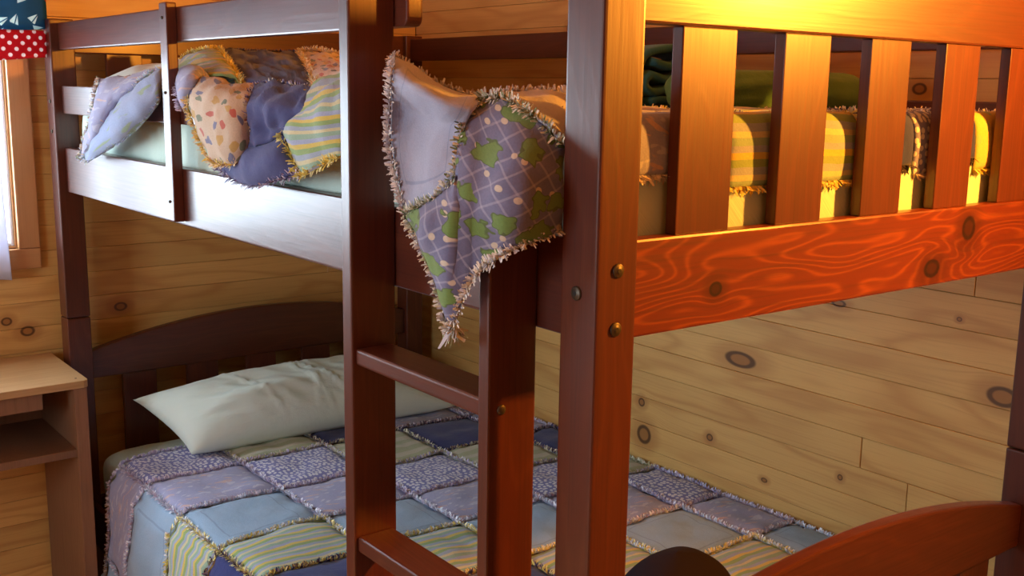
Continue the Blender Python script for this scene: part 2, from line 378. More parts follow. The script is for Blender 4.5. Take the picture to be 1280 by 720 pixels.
CTRL = '''{"corner_left":[[[0.035,1.716,1.501],[0.035,1.577,1.505],[0.035,1.451,1.511],[0.035,1.32,1.52]],[[0.0,1.636,1.463],[-0.02,1.49,1.465],[-0.01,1.433,1.478],[0.01,1.356,1.498]],[[0.0,1.688,1.4],[-0.02,1.58,1.409],[-0.02,1.535,1.417],[-0.01,1.528,1.429]],[[-0.01,1.747,1.317],[-0.01,1.735,1.318],[-0.01,1.723,1.318],[-0.01,1.71,1.323]]],"corner_right":[[[0.03,1.307,1.52],[0.01,1.356,1.498],[-0.01,1.528,1.429],[-0.01,1.71,1.323]],[[0.02,1.281,1.506],[-0.01,1.257,1.476],[-0.025,1.408,1.41],[-0.012,1.698,1.318]],[[0.018,1.278,1.489],[0.0,1.254,1.453],[-0.005,1.409,1.386],[-0.01,1.694,1.313]]],"dino_front":[[[0.03,1.156,1.503],[0.03,1.062,1.505],[0.03,0.959,1.494],[0.03,0.873,1.492]],[[0.0,1.099,1.463],[-0.03,0.93,1.466],[-0.03,0.845,1.468],[-0.015,0.806,1.468]],[[-0.01,1.045,1.416],[-0.045,0.878,1.422],[-0.045,0.801,1.428],[-0.02,0.794,1.431]],[[-0.01,0.988,1.366],[-0.03,0.896,1.361],[-0.03,0.831,1.367],[-0.015,0.811,1.397]]],"fold_left":[[[0.03,1.224,1.503],[0.05,1.237,1.523],[0.05,1.166,1.523],[0.035,1.085,1.506]],[[0.01,1.178,1.477],[0.0,1.127,1.492],[0.0,1.08,1.502],[0.02,1.1,1.502]],[[0.01,1.158,1.441],[0.0,1.119,1.456],[0.005,1.111,1.473],[0.01,1.106,1.492]]],"navy_front":[[[0.03,0.873,1.492],[0.03,0.804,1.495],[0.03,0.734,1.491],[0.03,0.673,1.486]],[[-0.015,0.806,1.468],[-0.02,0.729,1.464],[-0.015,0.666,1.459],[-0.01,0.617,1.454]],[[-0.02,0.794,1.431],[-0.02,0.745,1.427],[-0.015,0.7,1.429],[-0.01,0.667,1.43]],[[-0.015,0.833,1.388],[-0.02,0.782,1.394],[-0.02,0.732,1.405],[-0.012,0.693,1.419]]],"navy_low":[[[0.0,0.992,1.357],[-0.012,0.84,1.387],[-0.018,0.736,1.405],[-0.01,0.694,1.42]],[[-0.01,0.921,1.345],[-0.03,0.771,1.367],[-0.03,0.685,1.384],[-0.012,0.676,1.391]],[[-0.005,0.882,1.333],[-0.02,0.774,1.336],[-0.02,0.694,1.35],[-0.01,0.639,1.363]]],"stripe_front":[[[0.03,0.676,1.486],[0.04,0.669,1.502],[0.05,0.63,1.51],[0.05,0.589,1.515]],[[-0.005,0.661,1.444],[-0.025,0.564,1.461],[-0.03,0.485,1.474],[-0.01,0.475,1.477]],[[-0.01,0.7,1.421],[-0.035,0.582,1.424],[-0.035,0.477,1.435],[-0.01,0.476,1.439]],[[-0.01,0.639,1.359],[-0.025,0.567,1.375],[-0.03,0.488,1.396],[-0.01,0.477,1.399]]],"stripe_top":[[[0.2,1.711,1.526],[0.24,1.712,1.557],[0.27,1.654,1.569],[0.3,1.665,1.571]],[[0.1,1.412,1.513],[0.12,1.341,1.526],[0.15,1.322,1.536],[0.18,1.336,1.533]],[[0.05,1.228,1.499],[0.04,1.098,1.505],[0.05,1.022,1.503],[0.04,0.953,1.489]]],"navy_top":[[[0.3,1.665,1.571],[0.33,1.575,1.566],[0.36,1.491,1.564],[0.38,1.412,1.562]],[[0.18,1.336,1.533],[0.2,1.249,1.528],[0.2,1.123,1.526],[0.22,1.063,1.523]],[[0.04,0.953,1.489],[0.03,0.864,1.492],[0.03,0.748,1.49],[0.03,0.671,1.486]]],"dino_top":[[[0.38,1.42,1.562],[0.38,1.336,1.564],[0.38,1.272,1.558],[0.38,1.179,1.547]],[[0.22,1.063,1.523],[0.22,1.015,1.526],[0.22,0.954,1.526],[0.2,0.86,1.522]],[[0.03,0.671,1.486],[0.05,0.688,1.502],[0.06,0.648,1.51],[0.06,0.607,1.515]]],"hidden_link":[[[0.38,1.179,1.547],[0.36,1.065,1.528],[0.36,0.961,1.513],[0.36,0.852,1.494]],[[0.1,0.678,1.516],[0.12,0.664,1.514],[0.12,0.593,1.505],[0.12,0.49,1.489]],[[0.01,0.511,1.446],[0.02,0.508,1.468],[0.04,0.492,1.49],[0.05,0.463,1.497]]],"denim_hang":[[[0.0,0.395,1.531],[0.03,0.372,1.506],[0.06,0.334,1.485],[0.05,0.257,1.48]],[[-0.035,0.342,1.508],[-0.05,0.263,1.491],[-0.045,0.205,1.474],[-0.02,0.19,1.471]],[[-0.03,0.355,1.471],[-0.015,0.336,1.462],[-0.03,0.246,1.45],[-0.03,0.193,1.45]],[[-0.035,0.347,1.417],[-0.03,0.307,1.409],[-0.045,0.227,1.41],[-0.04,0.186,1.423]],[[-0.045,0.296,1.34],[-0.05,0.258,1.35],[-0.055,0.209,1.369],[-0.05,0.181,1.393]]],"frog_hang":[[[-0.045,0.296,1.34],[-0.052,0.238,1.357],[-0.052,0.2,1.376],[-0.045,0.18,1.408],[-0.03,0.197,1.443],[-0.01,0.207,1.467],[0.01,0.199,1.48],[0.0,0.126,1.471],[0.012,0.07,1.433]],[[-0.049,0.289,1.34],[-0.069,0.214,1.351],[-0.07,0.176,1.36],[-0.066,0.157,1.379],[-0.054,0.167,1.401],[-0.038,0.17,1.426],[-0.022,0.161,1.441],[-0.029,0.094,1.441],[0.006,0.064,1.415]],[[-0.052,0.284,1.34],[-0.08,0.199,1.343],[-0.083,0.162,1.343],[-0.081,0.141,1.35],[-0.073,0.146,1.36],[-0.061,0.142,1.386],[-0.047,0.131,1.405],[-0.051,0.069,1.413],[0.002,0.059,1.398]],[[-0.052,0.284,1.34],[-0.08,0.2,1.333],[-0.085,0.162,1.325],[-0.085,0.141,1.319],[-0.081,0.139,1.318],[-0.073,0.129,1.346],[-0.062,0.115,1.369],[-0.064,0.057,1.385],[0.001,0.057,1.38]],[[-0.049,0.287,1.339],[-0.071,0.216,1.321],[-0.076,0.178,1.303],[-0.08,0.155,1.284],[-0.078,0.146,1.273],[-0.074,0.129,1.304],[-0.067,0.113,1.331],[-0.066,0.058,1.355],[0.001,0.058,1.361]],[[-0.045,0.293,1.337],[-0.055,0.242,1.306],[-0.062,0.203,1.279],[-0.068,0.179,1.246],[-0.07,0.163,1.225],[-0.07,0.139,1.26],[-0.066,0.119,1.292],[-0.062,0.067,1.324],[0.004,0.061,1.343]]],"lavender_top":[[[0.14,0.379,1.481],[0.16,0.355,1.483],[0.18,0.311,1.485],[0.2,0.287,1.485]],[[0.08,0.296,1.481],[0.08,0.243,1.479],[0.08,0.186,1.475],[0.09,0.16,1.466]],[[0.01,0.199,1.48],[0.0,0.126,1.471],[0.0,0.089,1.454],[0.012,0.07,1.433]]]}'''

# ------------------------------------------------------------------ the setting
L = 2.03; W = 1.068; A = .058
YB = 2.09; XR = 1.12; XL = -2.3; YF = -2.7; ZC = 2.32; YA = -2.7; X2 = 1.12
def boxes(name, bl, mat, kind='structure', parent=None):
    bm = bmesh.new()
    for (x0, x1, y0, y1, z0, z1) in bl:
        r = bmesh.ops.create_cube(bm, size=1)['verts']
        bmesh.ops.scale(bm, vec=(x1 - x0, y1 - y0, z1 - z0), verts=r); bmesh.ops.translate(bm, vec=((x0 + x1) / 2, (y0 + y1) / 2, (z0 + z1) / 2), verts=r)
    me = bpy.data.meshes.new(name); bm.to_mesh(me); bm.free()
    o = finish(me, name, mat, parent, (0, 0, 0)); tag(o, kind=kind); return o
PT = .018
backing = plain('dark_wall_backing', (.10, .055, .03), .8)
def planks(wall, axis, s0, s1, face, sign, mat, holes=(), z0=0.0, z1=ZC, joints={}):
    """horizontal boards; axis 'x' or 'y' = run direction, face = room side coordinate, sign = direction into the wall"""
    k0 = -14; z = .867 + .0655 * k0
    k = k0
    while z < z1 - .005:
        za, zb = max(z, z0), min(z + .0655, z1)
        if zb - za > .01:
            cuts = [s0, s1]
            for (h0, h1, hz0, hz1) in holes:
                if zb > hz0 + .001 and za < hz1 - .001:
                    cuts = [s0, h0, h1, s1]
            for a, b in zip(cuts[0::2], cuts[1::2]):
                js = [a] + [j for j in joints.get(k, []) if a < j < b] + [b]
                for c, d in zip(js[:-1], js[1:]):
                    e = .0006
                    d0 = random.uniform(0, .0012)
                    fa, fb = sorted((face + sign * d0, face + sign * PT))
                    if axis == 'y': board('plank', fa, fb, c + e, d - e, za + .0003, zb - .0003, mat, wall, .001, 1)
                    else: board('plank', c + e, d - e, fa, fb, za + .0003, zb - .0003, mat, wall, .001, 1)
        z += .0655; k += 1
WX0, WX1, WZ0, WZ1 = -1.70, -.078, 1.075, 1.80
wr = boxes('wall_right', [(XR + PT, XR + .12, YA, YB + .12, 0, ZC)], backing)
planks(wr, 'y', YA, YB, XR, 1, pine_right, joints={-2: [.41], -3: [.30], -1: [1.5], 2: [1.35], 4: [.2], 0: [1.9], 8: [1.0], 12: [.9]})
wb = boxes('wall_back', [(XL, WX0, YB + PT, YB + .12, 0, ZC), (WX1, XR + PT, YB + PT, YB + .12, 0, ZC), (WX0, WX1, YB + PT, YB + .12, 0, WZ0), (WX0, WX1, YB + PT, YB + .12, WZ1, ZC)], backing)
planks(wb, 'x', XL, XR, YB, 1, pine_far, holes=[(WX0, WX1, WZ0, WZ1)], joints={-1: [-1.3], 1: [.8], 4: [.35], -4: [-.7], 10: [.6]})
V0, V1, VZ0, VZ1 = -.10, .80, 1.0, 1.84
wl = boxes('wall_left', [(XL - .12, XL - PT, YF, V0, 0, ZC), (XL - .12, XL - PT, V1, YB + .12, 0, ZC), (XL - .12, XL - PT, V0, V1, 0, VZ0), (XL - .12, XL - PT, V0, V1, VZ1, ZC)], backing)
planks(wl, 'y', YF, YB, XL, -1, pine_plain[1], holes=[(V0, V1, VZ0, VZ1)])
wf = boxes('wall_front', [(XL - .12, X2 + .12, YF - .12, YF - PT, 0, ZC)], backing)
planks(wf, 'x', XL, X2, YF, -1, pine_plain[0])
ce = boxes('ceiling', [(XL - .12, X2 + .12, YF - .12, YB + .12, ZC, ZC + .1)], pine_plain[1])
fl = boxes('floor', [(XL - .12, X2 + .12, YF - .12, YB + .12, -.1, -PT)], backing)
x = XL
while x < XR - .01:
    x1 = min(x + .125, XR)
    board('floor_board', x + .0006, x1 - .0006, YF, YB, -PT, 0, pine_floor, fl, .0015, 1); x = x1
board('baseboard_back', XL, XR, YB - .014, YB, 0, .085, pine_plain[0], None)['kind'] = 'structure'
board('baseboard_right', XR - .014, XR, YA, YB - .014, 0, .085, pine_plain[1], None)['kind'] = 'structure'

# window glass: clear, thin
N = NT('window_glass'); t_ = N.n('ShaderNodeBsdfTransparent'); gl = N.n('ShaderNodeBsdfGlossy'); gl.inputs['Roughness'].default_value = .02
mx = N.n('ShaderNodeMixShader'); mx.inputs[0].default_value = .07
N.t.links.new(t_.outputs[0], mx.inputs[1]); N.t.links.new(gl.outputs[0], mx.inputs[2])
N.t.links.new(mx.outputs[0], N.t.nodes['Material Output'].inputs['Surface']); GLASS = N.m
pine_trim = [wood('golden_pine_trim_' + 'xyz'[k], u=k, v=[2, 2, 0][k], jitter=.05, base=(.55, .27, .10), dark=(.40, .18, .06), light=(.50, .24, .09), rough=.4, coat=.2, figscale=8) for k in range(3)]
def window(name, axis, a0, a1, z0, z1, face, sgn, cw=.052):
    """axis: run direction; face: room-side plane; sgn: outwards"""
    c = {'x': ((a0 + a1) / 2, face, z0), 'y': (face, (a0 + a1) / 2, z0)}[axis]
    w_ = bpy.data.objects.new(name, None); C.objects.link(w_); w_.location = c; w_['kind'] = 'structure'
    def bd(n, s0, s1, d0, d1, zz0, zz1, m, bev=.003):
        d0, d1 = sorted((face + sgn * d0, face + sgn * d1))
        if axis == 'x': return board(n, s0, s1, d0, d1, zz0, zz1, m, w_, bev)
        return board(n, d0, d1, s0, s1, zz0, zz1, m, w_, bev)
    mh = pine_trim[0 if axis == 'x' else 1]; mv = pine_trim[2]
    for s0, s1 in ((a0 - cw, a0), (a1, a1 + cw)): bd('casing_board', s0, s1, -.016, 0.001, z0 , z1, mv)
    bd('casing_board', a0 - cw, a1 + cw, -.016, .001, z0 - cw, z0 - .0006, mh); bd('casing_board', a0 - cw, a1 + cw, -.016, .001, z1 + .0006, z1 + cw, mh)
    bd('jamb', a0, a0 + .005, .0015, .118, z0, z1, mv); bd('jamb', a1 - .005, a1, .0015, .118, z0, z1, mv)
    bd('jamb', a0 + .005, a1 - .005, .0015, .118, z1 - .012, z1, mh); bd('sill', a0 + .005, a1 - .005, .0015, .118, z0, z0 + .006, mh)
    i0, i1, j0, j1 = a0 + .0055, a1 - .0055, z0 + .0065, z1 - .0125; fw = .008 if axis == 'x' else .035; wh = plain(name + '_sash_paint', (.75, .75, .72), .5)
    mid = (i0 + i1) / 2; so = .006 if axis == 'x' else .06
    for s0, s1 in ((i0, i0 + fw), (i1 - fw, i1), (mid - fw * .6, mid + fw * .6)): bd('sash_stile', s0, s1, so, so + .026, j0, j1, wh)
    for s0, s1 in ((i0 + fw, mid - fw * .6), (mid + fw * .6, i1 - fw)):
        bd('sash_rail', s0, s1, so, so + .026, j0, j0 + fw, wh); bd('sash_rail', s0, s1, so, so + .026, j1 - fw, j1, wh)
        bd('pane', s0, s1, so + .011, so + .015, j0 + fw, j1 - fw, GLASS, 0)
    return w_
window('window_1', 'x', WX0, WX1, WZ0, WZ1, YB, 1)
window('window_2', 'y', V0, V1, VZ0, VZ1, XL, -1)

# ------------------------------------------------------------------ the bunk bed
bronze = plain('dark_bronze_bolt', (.085, .070, .05), .45, metal=.6)
black = plain('black_socket', (.006, .005, .005), .6)
bed = thing('bunk_bed', (W / 2, L / 2, 0), 'dark cherry stained wooden bunk bed with slatted ends against the pine wall', 'bed')
ZJ = .9027; ZR0, ZR1 = 1.2236, 1.333; ZT0, ZT1 = 1.5619, 1.640; ZG0, ZG1 = 1.569, 1.6324
RX = .0198; RT = .024
posts = {}
for ix, x0 in enumerate((0, W - A)):
    for iy, y0 in enumerate((0, L - A)):
        board('post', x0, x0 + A, y0, y0 + A, 0, ZJ - .001, cherry[2], bed, .004, 3)
        posts[ix, iy] = board('post', x0, x0 + A, y0, y0 + A, ZJ + .001, 1.642, cherry[2], bed, .004, 3)
def bolt(p, ax, parent, r=.0078):
    b = lathe('bolt', [(r * .7, -.001), (r, 0), (r, .0014), (r * .84, .0026), (r * .66, .0022), (r * .6, .0028)], ax, p, bronze, parent, 24)
    q = Vector(p) + Vector(ax) * .0029
    lathe('hex_socket', [(r * .34, -.001), (r * .34, .0003)], ax, q, black, parent, 6, False)
bolt((0, .031, 1.280), (-1, 0, 0), posts[0, 0]); bolt((.029, 0, 1.306), (0, -1, 0), posts[0, 0]); bolt((.028, 0, 1.243), (0, -1, 0), posts[0, 0])
for z_ in (1.445, 1.372): bolt((0, L - .031, z_), (-1, 0, 0), posts[0, 1], .005)
# long sides: rails butt against the posts; near side x=RX, wall side mirrored
for x0 in (RX, W - RX - RT):
    board('side_rail', x0, x0 + RT, A, L - A, ZR0, ZR1, cherry[1], bed, .004, 3)
    board('side_rail', x0 + (.008 if x0 < .5 else 0), x0 + RT, A, L - A, .30, .41, cherry[1], bed, .004, 3)
def rounded_bar(name, y0, y1, z0, z1, x0, x1, mat, r=.012):
    pts = [(y0 + r - r * math.sin(t), z0 + r - r * math.cos(t)) for t in [k * math.pi / 8 for k in range(5)]]
    pts += [(y0 + r - r * math.cos(t), z1 - r + r * math.sin(t)) for t in [k * math.pi / 8 for k in range(5)]]
    pts += [(y1, z1), (y1, z0)]
    return prism(name, pts, 'x', x0, x1, mat, bed, .003)
rounded_bar('guard_rail', .396, L - A, ZG0, ZG1, RX, RX + RT, cherry[1])
rounded_bar('guard_rail', .396, L - A, 1.416, 1.482, RX, RX + RT, cherry[1])
board('guard_rail', W - RX - RT, W - RX, A, L - A, ZG0, ZG1, cherry[1], bed); board('guard_rail', W - RX - RT, W - RX, A, L - A, 1.416, 1.482, cherry[1], bed)
up = board('guard_upright', -.0012, RX, 1.192, 1.228, 1.232, 1.640, cherry[2], bed, .003)
for z_ in (1.612, 1.475, 1.27): bolt((-.0012, 1.21, z_), (-1, 0, 0), up, .003)
board('guard_upright', W - RX, W + .001, 1.192, 1.228, 1.232, 1.640, cherry[2], bed, .003)
S0, SW, SG = .080, .0888, .0854
def arch_pts(z0):
    pts = [(A, z0), (W - A, z0)]
    for k in range(33):
        xx = W - A - (W - 2 * A) * k / 32; pts.append((xx, .875 - .29 * (xx - W / 2) ** 2))
    return pts
for iy, (ya, yb) in enumerate(((RX, RX + RT), (L - RX - RT, L - RX))):
    ym = (ya + yb) / 2
    if iy == 0: board('end_rail', A, W - A, ya, yb, ZR0, ZR1, rail_wood, bed, .003, 2)
    else: board('end_rail', A, W - A, ya, yb, ZR0, ZR1, cherry[0], bed, .003, 2)
    board('top_rail', A, W - A, ya, yb, ZT0, ZT1, cherry[0], bed, .003, 2)
    prism('arched_panel', arch_pts(.735), 'y', ya, yb, cherry[0], bed, .004)
    board('end_rail', A, W - A, ya, yb, .30, .41, cherry[0], bed, .003)
    for k in range(5):
        xl = A + S0 + k * (SW + SG)
        board('slat', xl, xl + SW, ym - .008, ym + .008, ZR1, ZT0, cherry[2], bed, .0015)
        board('slat', xl, xl + SW, ym - .008, ym + .008, .41, .735, cherry[2], bed, .0015)
for z_ in (.37, 1.226):
    for k in range(11):
        y = .12 + k * .178
        board('bed_slat', RX + RT, W - RX - RT, y, y + .07, z_, z_ + .012, pine_plain[0], bed, .002, 1)

# ------------------------------------------------------------------ ladder
lad = thing('ladder', (-.02, .28, 0), 'dark cherry stained wooden ladder with flat rungs hooked on the side of the bunk bed', 'ladder')
board('ladder_rail', -.050, .0185, .4255, .4505, .0, 1.70, cherry[2], lad, .003)
r2 = board('ladder_rail', -.050, .0185, .1195, .1385, .0, 1.345, cherry[2], lad, .003)
lathe('bolt', [(.006, -.001), (.006, .001), (.004, .002)], (0, -1, 0), (-.031, .1195, 1.135), bronze, r2, 16)
for k in range(4):
    zt = 1.146 - k * .268
    board('rung', -.045, .012, .139, .425, zt - .0225, zt, cherry[1], lad, .004, 3)

# ------------------------------------------------------------------ mattresses
def mattress(label, x0, x1, y0, y1, z0, z1, mat, bulge=.0, wr=.004, tufts=0, seed=0):
    t = thing('mattress', ((x0 + x1) / 2, (y0 + y1) / 2, z0), label, 'mattress')
    n, m = 40, 90; hx, hy, hz = (x1 - x0) / 2, (y1 - y0) / 2, (z1 - z0) / 2; c = Vector(((x0 + x1) / 2, (y0 + y1) / 2, (z0 + z1) / 2))
    r = .045; vs = []; fs = []; uvs = []
    K = 56  # cross-section loop in a superellipse, swept along y with rounded ends
    ys = [k / m for k in range(m + 1)]
    for j, q in enumerate(ys):
        yy = -hy + 2 * hy * q; d = min(yy + hy, hy - yy); s = r - math.sqrt(max(r * r - max(r - d, 0) ** 2, 0)) if d < r else 0
        for k in range(K):
            a = 2 * math.pi * k / K; ca, sa = math.cos(a), math.sin(a)
            ex = .16
            X_ = (hx - s) * math.copysign(abs(ca) ** ex, ca); Z_ = (hz - s) * math.copysign(abs(sa) ** (ex * 2), sa)
            p = Vector((X_, yy, Z_)); w_ = noise.noise(Vector((X_ * 9, yy * 14, Z_ * 30 + seed))) * wr + noise.noise(Vector((X_ * 25, yy * 50, Z_ * 8 + seed))) * wr * .6
            p += Vector((ca, 0, sa)) * w_ + Vector((math.copysign(bulge, ca) * (1 - (Z_ / hz) ** 2), 0, 0))
            vs.append(tuple(p + Vector((0, 0, hz)))); uvs.append((yy, X_ + Z_))
    for j in range(m):
        for k in range(K): fs.append((j * K + k, j * K + (k + 1) % K, (j + 1) * K + (k + 1) % K, (j + 1) * K + k))
    fs.append(tuple(range(K))[::-1]); fs.append(tuple(m * K + k for k in range(K)))
    me = bpy.data.meshes.new('fitted_sheet'); me.from_pydata(vs, [], fs); me.update()
    ul = me.uv_layers.new(name='UVMap')
    for l in me.loops: ul.data[l.index].uv = uvs[l.vertex_index]
    bm = bmesh.new(); bm.from_mesh(me); bmesh.ops.recalc_face_normals(bm, faces=bm.faces); bm.to_mesh(me); bm.free()
    finish(me, 'fitted_sheet', mat, t, Vector((c.x, c.y, z0)), True); return t
mattress('lower mattress in a pale mint fitted sheet under the patchwork quilt', .055, 1.100, .075, 1.955, .383, .556, FAB['sheet'], .004, seed=3)
mattress('upper mattress in a pale mint sheet seen behind the guard rails', .052, 1.015, .0495, 1.962, 1.239, 1.440, FAB['sheet'], .004, wr=.009, seed=9)

# ------------------------------------------------------------------ lower quilt
KINDS = ['spot', 'lav', 'blue', 'stripe', 'navy']
def kind_of(k):
    return {-2: 'navy', -1: 'green'}.get(k) or (KINDS[k] if 0 <= k < 5 else ['green', 'spot', 'lav', 'blue', 'stripe'][k % 5])
xs = [-.42, -.185, .05, .288, .515, .742, .970, 1.104]       # arc-length columns; < .05 hang down
ys = [1.775, 1.590, 1.375, 1.165, .975, .757, .550, .345, .130]
TOPZ = .566
def quilt_low(s, y):
    # top surface for s>.05, then rounded edge and hanging side
    top_x0 = .075; r = .035
    near = max(math.exp(-((y - .13) / .09) ** 2), math.exp(-((y - .438) / .09) ** 2), math.exp(-(max(y - .1, 0) / .12) ** 2))
    flare = (1 - near)
    dz = .006 * noise.noise(Vector((s * 7, y * 7, 2))) + .003 * noise.noise(Vector((s * 23, y * 23, 5)))
    if s >= top_x0: return Vector((s, y, TOPZ + dz + .004))
    a = top_x0 - s; arc = r * math.pi / 2
    if a < arc:
        t = a / r; return Vector((top_x0 - r * math.sin(t) * 1.0, y, TOPZ + .004 + dz - r * (1 - math.cos(t))))
    h = a - arc; wav = noise.noise(Vector((y * 9, h * 3, 7))) * .016 + math.sin(y * 21) * .006
    xo = top_x0 - r - (.012 + .05 * h / .4) * flare - (wav * min(h / .12, 1) if flare > .3 else 0) * flare
    xo = min(xo, .0235 + .01 * (1 - h))
    if near > .3: xo = max(xo, .0205)
    xo = min(max(xo, -.045), .040)
    return Vector((xo, y, TOPZ + .004 + dz * .3 - r - h))
lq = thing('patchwork_quilt', (.55, 1.0, .56), 'patchwork quilt of blue, spotted and striped squares spread over the lower bed', 'quilt')
frl = Fringe()
for c in range(7):
    for r in range(8):
        k = r - (c - 2); kd = kind_of(k)
        x0, x1, y0, y1 = xs[c], xs[c + 1], ys[r], ys[r + 1]
        def f(u, v, x0=x0, x1=x1, y0=y0, y1=y1): return quilt_low(x0 + (x1 - x0) * u, y0 + (y1 - y0) * v)
        cc = quilt_low((x0 + x1) / 2, (y0 + y1) / 2)
        sheet('patch', f, 16 if c < 2 else 12, 12, FAB[kd], lq, thick=.005, puff=.006, wr=.0055, wscale=19, seed=c * 3 + r * 5, center=cc,
              uvf=lambda u, v, p, x0=x0, x1=x1, c=c, r=r: (u * (x1 - x0) + c * .0, v * .205 if True else 0), outward=(-1, 0, 1) if c < 2 else (0, 0, 1))
for c in range(8):
    for r in range(8):
        pal = PAL[kind_of(r - (min(c, 6) - 2))] + PAL[kind_of(r - (max(c - 1, 0) - 2))]
        pts = [quilt_low(xs[c], ys[r] + (ys[r + 1] - ys[r]) * k / 12) for k in range(13)]
        n = Vector((-1, 0, .15)).normalized() if c < 2 else (Vector((-.6, 0, .8)) if c == 2 else Vector((0, 0, 1)))
        if c == 7: n = Vector((-.5, 0, 1)).normalized()
        frl.along(pts, n, pal, ln=.0105, dens=.0014 if c > 1 else .0024, lift=.001, wid=.004)
for r in range(9):
    for c in range(7):
        pal = PAL[kind_of(min(r, 7) - (c - 2))] + PAL[kind_of(max(r - 1, 0) - (c - 2))]
        pts = [quilt_low(xs[c] + (xs[c + 1] - xs[c]) * k / 14, ys[r]) for k in range(15)]
        nn = [Vector((-1, 0, .15)).normalized() if (p.z < .53) else Vector((0, 0, 1)) for p in pts]
        frl.along(pts, nn, pal, ln=.0105, dens=.0014 if c > 1 else .0024, lift=.001, wid=.004)
frl.build('ragged_seams', lq)

# ------------------------------------------------------------------ pillows
def pillow(label, corners, th_up, th_dn, mat, floor_z=None, seed=0, creases=(), group=None, nu=90, nv=56, thin_edge=.35):
    """corners: FL, FR, BR, BL"""
    FL, FR, BR, BL = [Vector(p) for p in corners]
    c = (FL + FR + BR + BL) / 4; vs = []; uvs = []; fs = []
    for side in (1, -1):
        for j in range(nv + 1):
            for i in range(nu + 1):
                u, v = i / nu, j / nv; a, b = 2 * u - 1, 2 * v - 1
                # edges pulled in between the pointed corners
                a2 = a * (1 - .045 * (1 - b * b)); b2 = b * (1 - .07 * (1 - a * a)); uu, vv = (a2 + 1) / 2, (b2 + 1) / 2
                p = (FL * (1 - uu) + FR * uu) * (1 - vv) + (BL * (1 - uu) + BR * uu) * vv
                n = ((FR - FL).cross(BL - FL)).normalized()
                h = (max(1 - abs(a) ** 2.6, 0) ** .56) * (max(1 - abs(b) ** 2.2, 0) ** .52)
                w_ = noise.noise(Vector((u * 5 + seed, v * 4, side))) * .016 - abs(noise.noise(Vector((u * 9 + v * 6 + seed, v * 4 - u * 3, side + 4)))) * .010 + noise.noise(Vector((u * 16 + v * 5 + seed, v * 9, side))) * .0045
                for (cu, slope, amp) in creases:
                    w_ += amp * math.exp(-((u - cu - slope * v) / .006) ** 2) * (h > .1)
                edge = min(1, 4 * (1 - max(abs(a), abs(b))))
                p = p + n * side * ((th_up if side > 0 else th_dn) * h + w_ * edge * h)
                if floor_z is not None and p.z < floor_z: p.z = floor_z + (p.z - floor_z) * .04
                vs.append(tuple(p - c)); uvs.append((u * .7, v * .45))
    W1 = nu + 1; O = W1 * (nv + 1)
    for j in range(nv):
        for i in range(nu):
            a, b, d, e = j * W1 + i, j * W1 + i + 1, (j + 1) * W1 + i + 1, (j + 1) * W1 + i
            fs.append((a, b, d, e)); fs.append((O + e, O + d, O + b, O + a))
    me = bpy.data.meshes.new('pillow'); me.from_pydata(vs, [], fs); me.update()
    ul = me.uv_layers.new(name='UVMap')
    for l in me.loops: ul.data[l.index].uv = uvs[l.vertex_index]
    bm = bmesh.new(); bm.from_mesh(me); bmesh.ops.remove_doubles(bm, verts=bm.verts, dist=.0004); bmesh.ops.recalc_face_normals(bm, faces=bm.faces); bm.to_mesh(me); bm.free()
    return tag(finish(me, 'pillow', mat, None, c, True), label, 'pillow', group)
pillow('plump white-mint pillow on the lower bed by the arched headboard', [(.195, 1.675, .590), (.965, 1.640, .590), (.93, 1.90, .690), (.125, 1.885, .692)], .108, .075, FAB['pillow'], floor_z=.581,
       creases=((.34, -.10, .007), (.62, -.16, .008), (.52, -.06, .006), (.45, .12, .004)))
pillow('pale mint pillow at the head of the upper bunk under the quilt', [(.075, 1.46, 1.470), (.56, 1.46, 1.47), (.56, 1.91, 1.49), (.075, 1.90, 1.49)], .072, .03, FAB['pillow'], floor_z=1.447, seed=5)

# ------------------------------------------------------------------ upper quilt
G = json.loads(CTRL)
uq = thing('patchwork_quilt', (.45, .9, 1.45), 'rumpled rag quilt on the upper bunk hanging over rail and ladder with ragged edges', 'quilt')
fru = Fringe()
def edge(f, which, n=36):
    return {'t': [f(k / n, 0) for k in range(n + 1)], 'b': [f(k / n, 1) for k in range(n + 1)], 'l': [f(0, k / n) for k in range(n + 1)], 'r': [f(1, k / n) for k in range(n + 1)]}[which]
OUT = Vector((-.85, -.35, .3)).normalized()
def piece(key, fab, nu, nv, edges='', out=OUT, pal=None, puff=.004, wr=.005, wscale=20, su=.2, sv=.2, uvf=None, seed=0, ln=.011, dens=.0018, thick=.006, lbl=None):
    f = grid_fn(G[key])
    o = sheet('patch', f, nu, nv, FAB[fab], uq, su=su, sv=sv, puff=puff, wr=wr, wscale=wscale, uvf=uvf, seed=seed, outward=out, thick=thick)
    for e in edges: fru.along(edge(f, e), out, pal or PAL[fab], ln=ln, dens=dens, lift=.002)
    return f
piece('corner_left', 'lav', 22, 30, 'lrb', su=.12, sv=.2, seed=1, ln=.009, pal=PAL['plaid'] + PAL['cream'], wr=.006)
piece('corner_right', 'plaid', 30, 16, 'bt', su=.22, sv=.10, seed=2, ln=.009, wr=.007)
piece('dino_front', 'print', 30, 34, 'lb', su=.20, sv=.17, seed=3, wr=.008, pal=PAL['print'] + PAL['yellow'], ln=.011)
piece('dino_front', 'print', 2, 2, 'r', pal=PAL['print'] + PAL['navy']) if False else fru.along(edge(grid_fn(G['dino_front']), 'r'), OUT, PAL['print'] + PAL['bluegrey'], ln=.011, dens=.0018, lift=.002)
piece('fold_left', 'lav', 14, 14, 'l', su=.08, sv=.12, seed=4, ln=.009)
piece('navy_front', 'bluegrey', 26, 26, 't', su=.2, sv=.18, seed=5, wr=.012, wscale=26, pal=PAL['bluegrey'] + PAL['cream'], ln=.007)
